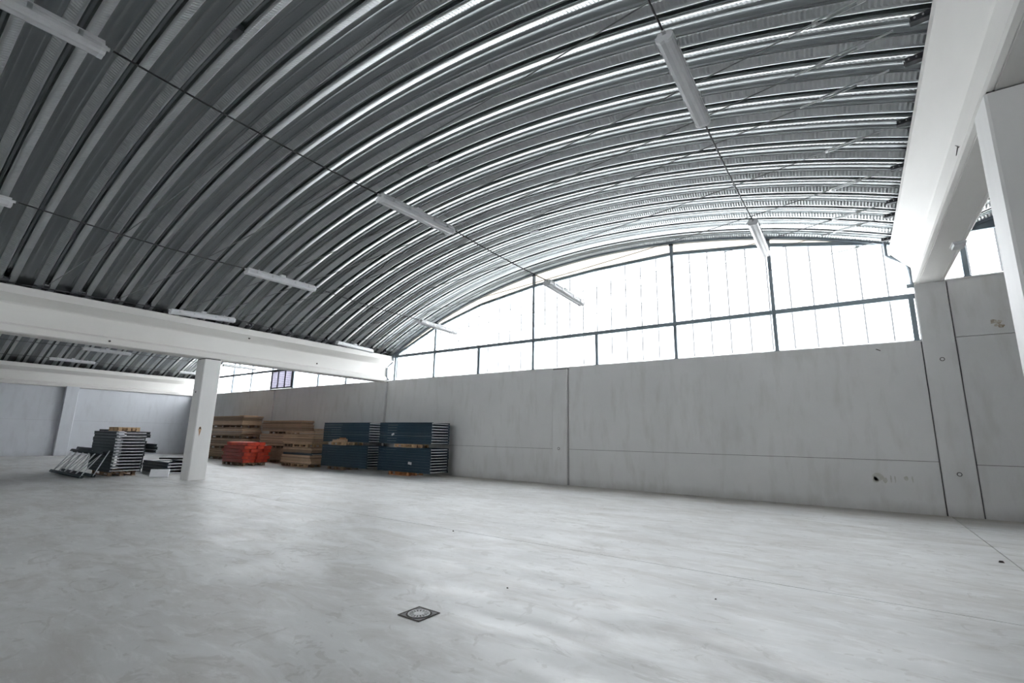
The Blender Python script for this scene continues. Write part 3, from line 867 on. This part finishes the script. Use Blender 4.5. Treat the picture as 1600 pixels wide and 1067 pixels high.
for (x, z, r, s, lb) in ((-14.55, 0.50, 0.1, 1.0, 'white paper label on the lower tier of the right-hand blue stack'), (-15.65, 1.62, -0.4, 0.8, 'white torn label on the upper tier of the right-hand blue stack')):
    o = tag(link('paper_label', lbm), lb, 'label')
    o.location = (x, 13.685, z); o.rotation_euler = (0, r, 0); o.scale = (s, 1, s)

# ------------------------------------------------------------------ chipboard stacks
def boards(x0, x1, y0, y1, z0, z1, n, where, group, mats=('chip', 'chip_dark', 'chip_pale'), jx=0.06, jy=0.05):
    h = (z1-z0)/n
    z = z0
    for i in range(n):
        dx0, dx1 = random.uniform(-jx, jx), random.uniform(-jx, jx)
        dy = random.uniform(-jy, jy)
        k = n-1-i
        pos = 'topmost' if k == 0 else 'lowest' if i == 0 else ordinal(k)+' from the top'
        X0, X1, Y0, Y1 = x0+dx0, x1+dx1, y0+dy, y1
        cx, cy = (X0+X1)/2, (Y0+Y1)/2
        t = tag(empty('board_bundle', (cx, cy, z)), 'chipboard bundle, %s in the %s' % (pos, where), 'boards', group)
        ns = 3
        for s in range(ns):
            e = random.uniform(-0.02, 0.02)
            e2 = random.uniform(-0.03, 0.03)
            build(MB().box(X0-cx+e, X1-cx+e, Y0-cy+e2, Y1-cy+e2, h*s/ns+(0.012 if s == 0 else 0.003), h*(s+1)/ns-0.004), 'board', random.choice(mats + ('chip_dark',)), t)
        z += h
# stack A (tall, half behind the column)
z = 0.0
names = ['bottom', 'second', 'third', 'top']
for lv in range(4):
    for j, (px, lr) in enumerate(((-31.4, 'left'), (-29.1, 'right'))):
        pallet((px, 14.25, z), 'dark pallet under the %s level of the tallest board stack, %s one' % (names[lv], lr), 'pallet_dark', 1.35, 1.3, group='pallets in the tallest board stack')
    z += PH
    hh = 0.47 if lv < 3 else 0.52
    boards(-32.2, -28.35, 13.72, 14.82, z, z+hh, 4, '%s level of the tall brown stack' % names[lv], 'chipboard in the tallest stack', jx=0.12)
    z += hh
sp = tag(build(MB().tube([(0, 0, 0), (0, 0, 0.03)], 0.48, 20), 'plywood_disc', 'chip_pale'), 'round pale plywood lid lying on the tallest brown stack', 'lid')
sp.location = (-28.9, 14.3, z)
# stack B (behind the red beams)
z = 0.0
pallet((-26.4, 14.8, z), 'dark pallet under the middle brown stack', 'pallet_dark', 1.5, 0.85, group='pallets in the middle board stack')
pallet((-24.9, 14.8, z), 'dark pallet under the right half of the middle brown stack', 'pallet_dark', 0.9, 0.85, group='pallets in the middle board stack')
z += PH
boards(-27.6, -24.2, 14.45, 15.15, z, z+0.62, 4, 'lowest level of the middle brown stack', 'chipboard in the middle stack', ('chip_dark',))
z += 0.62
pallet((-25.9, 14.8, z), 'dark pallet low in the middle brown stack', 'pallet_dark', 1.6, 0.85, group='pallets in the middle board stack')
z += PH
boards(-27.6, -24.0, 14.45, 15.15, z, z+0.62, 4, 'middle level of the middle brown stack', 'chipboard in the middle stack', ('chip', 'chip_pale'))
z += 0.62
pallet((-25.8, 14.8, z), 'dark pallet high in the middle brown stack', 'pallet_dark', 1.6, 0.85, group='pallets in the middle board stack')
z += PH
boards(-27.55, -23.6, 14.45, 15.15, z, z+0.58, 5, 'top level of the middle brown stack', 'chipboard in the middle stack', ('chip', 'chip_dark'))
# stack C (right, beside the blue frames)
z = 0.0
pallet((-21.95, 13.85, z), 'pale pallet on the floor under the right brown stack', 'pallet', 1.1, 1.0)
pallet((-23.05, 13.85, z), 'dark pallet on the floor under the left half of the right brown stack', 'pallet_dark', 0.55, 1.0)
z += PH
boards(-23.4, -20.85, 13.4, 14.3, z, z+0.42, 3, 'bottom level of the right brown stack', 'chipboard in the right stack', ('chip', 'chip_pale'), jx=0.10)
z += 0.42
rack_frame((-22.1, 13.42, z), 2.4, 0.85, frame_meshes(2.4, 0.85, 'blue'), 'dark blue rack frame pressed between boards low in the right brown stack', 'rack frame between boards')
z += 0.104
boards(-23.3, -20.95, 13.4, 14.3, z, z+0.26, 2, 'level above the blue frame in the right brown stack', 'chipboard in the right stack', ('chip', 'chip_dark'), jx=0.10)
z += 0.26
pallet((-21.95, 13.85, z), 'pale pallet half way up the right brown stack', 'pallet', 1.1, 1.0)
pallet((-23.05, 13.85, z), 'dark pallet half way up the right brown stack, left one', 'pallet_dark', 0.55, 1.0)
z += PH
boards(-23.35, -20.85, 13.4, 14.3, z, 1.82, 6, 'top level of the right brown stack', 'chipboard in the right stack', ('chip', 'chip_pale'), jx=0.10)

# ------------------------------------------------------------------ red rack beams
pallet((-25.52, 12.4, 0), 'dark pallet on the floor under the red beams, left one', 'pallet_dark', 0.9, 1.4, group='pallets under the red beams')
pallet((-24.45, 12.4, 0), 'dark pallet on the floor under the red beams, right one', 'pallet_dark', 0.75, 1.4, group='pallets under the red beams')
rb = MB().prism([(-0.135, 0.0), (0.135, 0.0), (0.15, 0.02), (0.15, 0.11), (0.11, 0.13), (0.10, 0.15), (-0.135, 0.15), (-0.15, 0.13), (-0.15, 0.02)], -1.0, 1.0, 'x').mesh('beam_tube', 'red')
rbd = MB().prism([(-0.135, 0.0), (0.135, 0.0), (0.15, 0.02), (0.15, 0.11), (0.11, 0.13), (0.10, 0.15), (-0.135, 0.15), (-0.15, 0.13), (-0.15, 0.02)], -1.0, 1.0, 'x').mesh('beam_tube', 'red_dark')
rc = MB().box(1.0, 1.02, -0.155, 0.155, 0.01, 0.155).mesh('end_plate', 'red')
rows = [4, 4, 4, 4, 4, 3]
for i, n in enumerate(rows):
    for j in range(n):
        zz = PH + i*0.162
        lb = 'red rack beam, %s from the front in the %s layer of the red stack' % (ordinal(j), 'bottom' if i == 0 else 'top' if i == len(rows)-1 else ordinal(i)+' layer up the')
        lb = 'red rack beam, %s from the front, %s of the red stack' % (ordinal(j), 'bottom layer' if i == 0 else 'top layer' if i == len(rows)-1 else ordinal(i)+' layer from the floor')
        t = tag(empty('rack_beam', (-25.0 + random.uniform(-0.16, 0.16), 11.97+0.325*j+(0.15 if n == 3 else 0)+random.uniform(-0.004, 0.004), zz)), lb, 'rack beam', 'stacked red rack beams')
        link('beam_tube', rbd if (j == 0 and i < 5) else rb, t)  # front row below the top layer takes the darker red
        link('end_plate', rc, t)
        e = link('end_plate', rc, t); e.rotation_euler = (0, 0, math.pi)

# ------------------------------------------------------------------ frames by the left column
FM2 = frame_meshes(2.35, 0.93, 'slate')
n2 = 13
pallet((-22.2, 6.4, 0), 'dark pallet on the floor under the tall frame stack left of the column', 'pallet_dark', 1.5, 1.0)
for i in range(n2):
    k = n2-1-i
    pos = 'topmost' if k == 0 else 'lowest' if i == 0 else ordinal(k)+' from the top'
    rack_frame((-22.15+random.uniform(-0.05, 0.05), 5.93+random.uniform(-0.01, 0.01), PH+i*0.1075), 2.35, {6: 1.26, 7: 1.32, 8: 1.28, 11: 1.0, 12: 1.02}.get(i, 0.93), FM2, 'dark rack frame, %s of the tall stack left of the column' % pos, 'frames in the tall stack left of the column', jit=0.03)
ztop = PH + n2*0.1075
pallet((-21.9, 6.42, ztop), 'brown pallet lying on top of the tall frame stack', 'pallet', 0.8, 0.8)
plank((-22.85, 6.1, ztop), 0.8, 0.10, 0.06, 'slate', 'dark steel offcut lying on top of the tall stack at the left', name='steel_offcut', cat='steel offcut')
# leaning frames
FM4 = frame_meshes(3.6, 0.95, 'slate')
for i, (yb, ang, xo) in enumerate(((5.54, 68, -22.7), (5.13, 57, -22.35))):
    a = math.radians(ang)
    rack_frame((xo, yb-0.0, 0.012), 3.4 if i else 3.6, 0.95, FM4, 'dark rack frame leaning against the tall stack, %s one' % ('inner', 'outer')[i], 'leaning rack frames', n=6 if i else 3, rot=(a, 0, 0.0), diag=bool(i))
# low pile beside the column
FM5 = frame_meshes(2.4, 1.0, 'blue')
for i in range(4):
    pos = ('lowest', 'third from the top', 'second from the top', 'topmost')[i]
    rack_frame((-22.1+random.uniform(-0.04, 0.04), 7.62, 0.0+i*0.112), 2.4, 1.0, FM5, 'dark blue rack frame, %s of the low pile beside the column' % pos, 'frames in the low pile', jit=0.04)
tr = tag(build(MB().tube([(-0.9, 0, 0), (0.9, 0.4, 0.05)], 0.035, 6), 'steel_tube', 'dark_steel'), 'loose dark steel tube on the low pile beside the column', 'tube')
tr.location = (-21.9, 8.0, 0.50)
wbd = tag(build(MB().cbox(-0.28, 0.28, -0.03, 0.03, 0.0, 0.27, 0.006), 'foam_sheet', 'white_board'), 'white rectangular sheet standing on the floor before the low pile', 'sheet')
wbd.location = (-19.95, 7.05, 0.0); wbd.rotation_euler = (-0.25, 0, 0.9)

# ------------------------------------------------------------------ floor drain and grit
fd = tag(empty('floor_drain', (-3.405, 3.425, 0.0)), 'square cast iron floor drain with round slotted grate in the concrete floor', 'drain')
fd.rotation_euler = (0, 0, 0.0)
s = 0.135
mb = MB()
mb.box(-s, s, -s, -s+0.012, 0.0, 0.007).box(-s, s, s-0.012, s, 0.0, 0.007).box(-s, -s+0.012, -s+0.012, s-0.012, 0.0, 0.007).box(s-0.012, s, -s+0.012, s-0.012, 0.0, 0.007)
build(mb, 'drain_rim', 'debris', fd)
build(MB().box(-s+0.012, s-0.012, -s+0.012, s-0.012, 0.0, 0.004), 'drain_plate', 'iron', fd)
build(MB().ring(0, 0, 0.0, 0.118, 0.0, 0.005, 28), 'drain_well', 'hole', fd)
build(MB().ring(0, 0, 0.088, 0.102, 0.004, 0.009, 28), 'grate_ring', 'iron_light', fd)
build(MB().ring(0, 0, 0.0, 0.048, 0.004, 0.009, 24), 'grate_hub', 'iron_light', fd)
sp_ = MB().box(0.045, 0.09, -0.006, 0.006, 0.004, 0.009).mesh('grate_bar', 'iron_light')
for k in range(16):
    link('grate_bar', sp_, fd, (0, 0, 0), 2*math.pi*k/16)
for i, (x, y, r, lb) in enumerate(((1.52, 9.85, 0.035, 'dark lump of grit on the floor near the right corner'), (-3.22, 4.55, 0.014, 'tiny dark crumb on the floor beyond the drain'), (-5.77, 6.52, 0.02, 'dark crumb on the floor near the long joint'), (-1.33, 5.6, 0.012, 'tiny dark crumb on the floor right of the drain'))):
    mb = MB()
    n = 7
    ptsb = [(r*random.uniform(0.7, 1.3)*math.cos(2*math.pi*k/n), r*random.uniform(0.5, 0.9)*math.sin(2*math.pi*k/n)) for k in range(n)]
    mb.prism(ptsb, 0.0, r*0.7, 'z')
    mb.v = [(vx*(0.6 if vz > 0 else 1), vy*(0.6 if vz > 0 else 1), vz) for vx, vy, vz in mb.v]
    o = tag(build(mb, 'grit_lump', 'debris'), lb, 'debris')
    o.location = (x, y, 0.0)
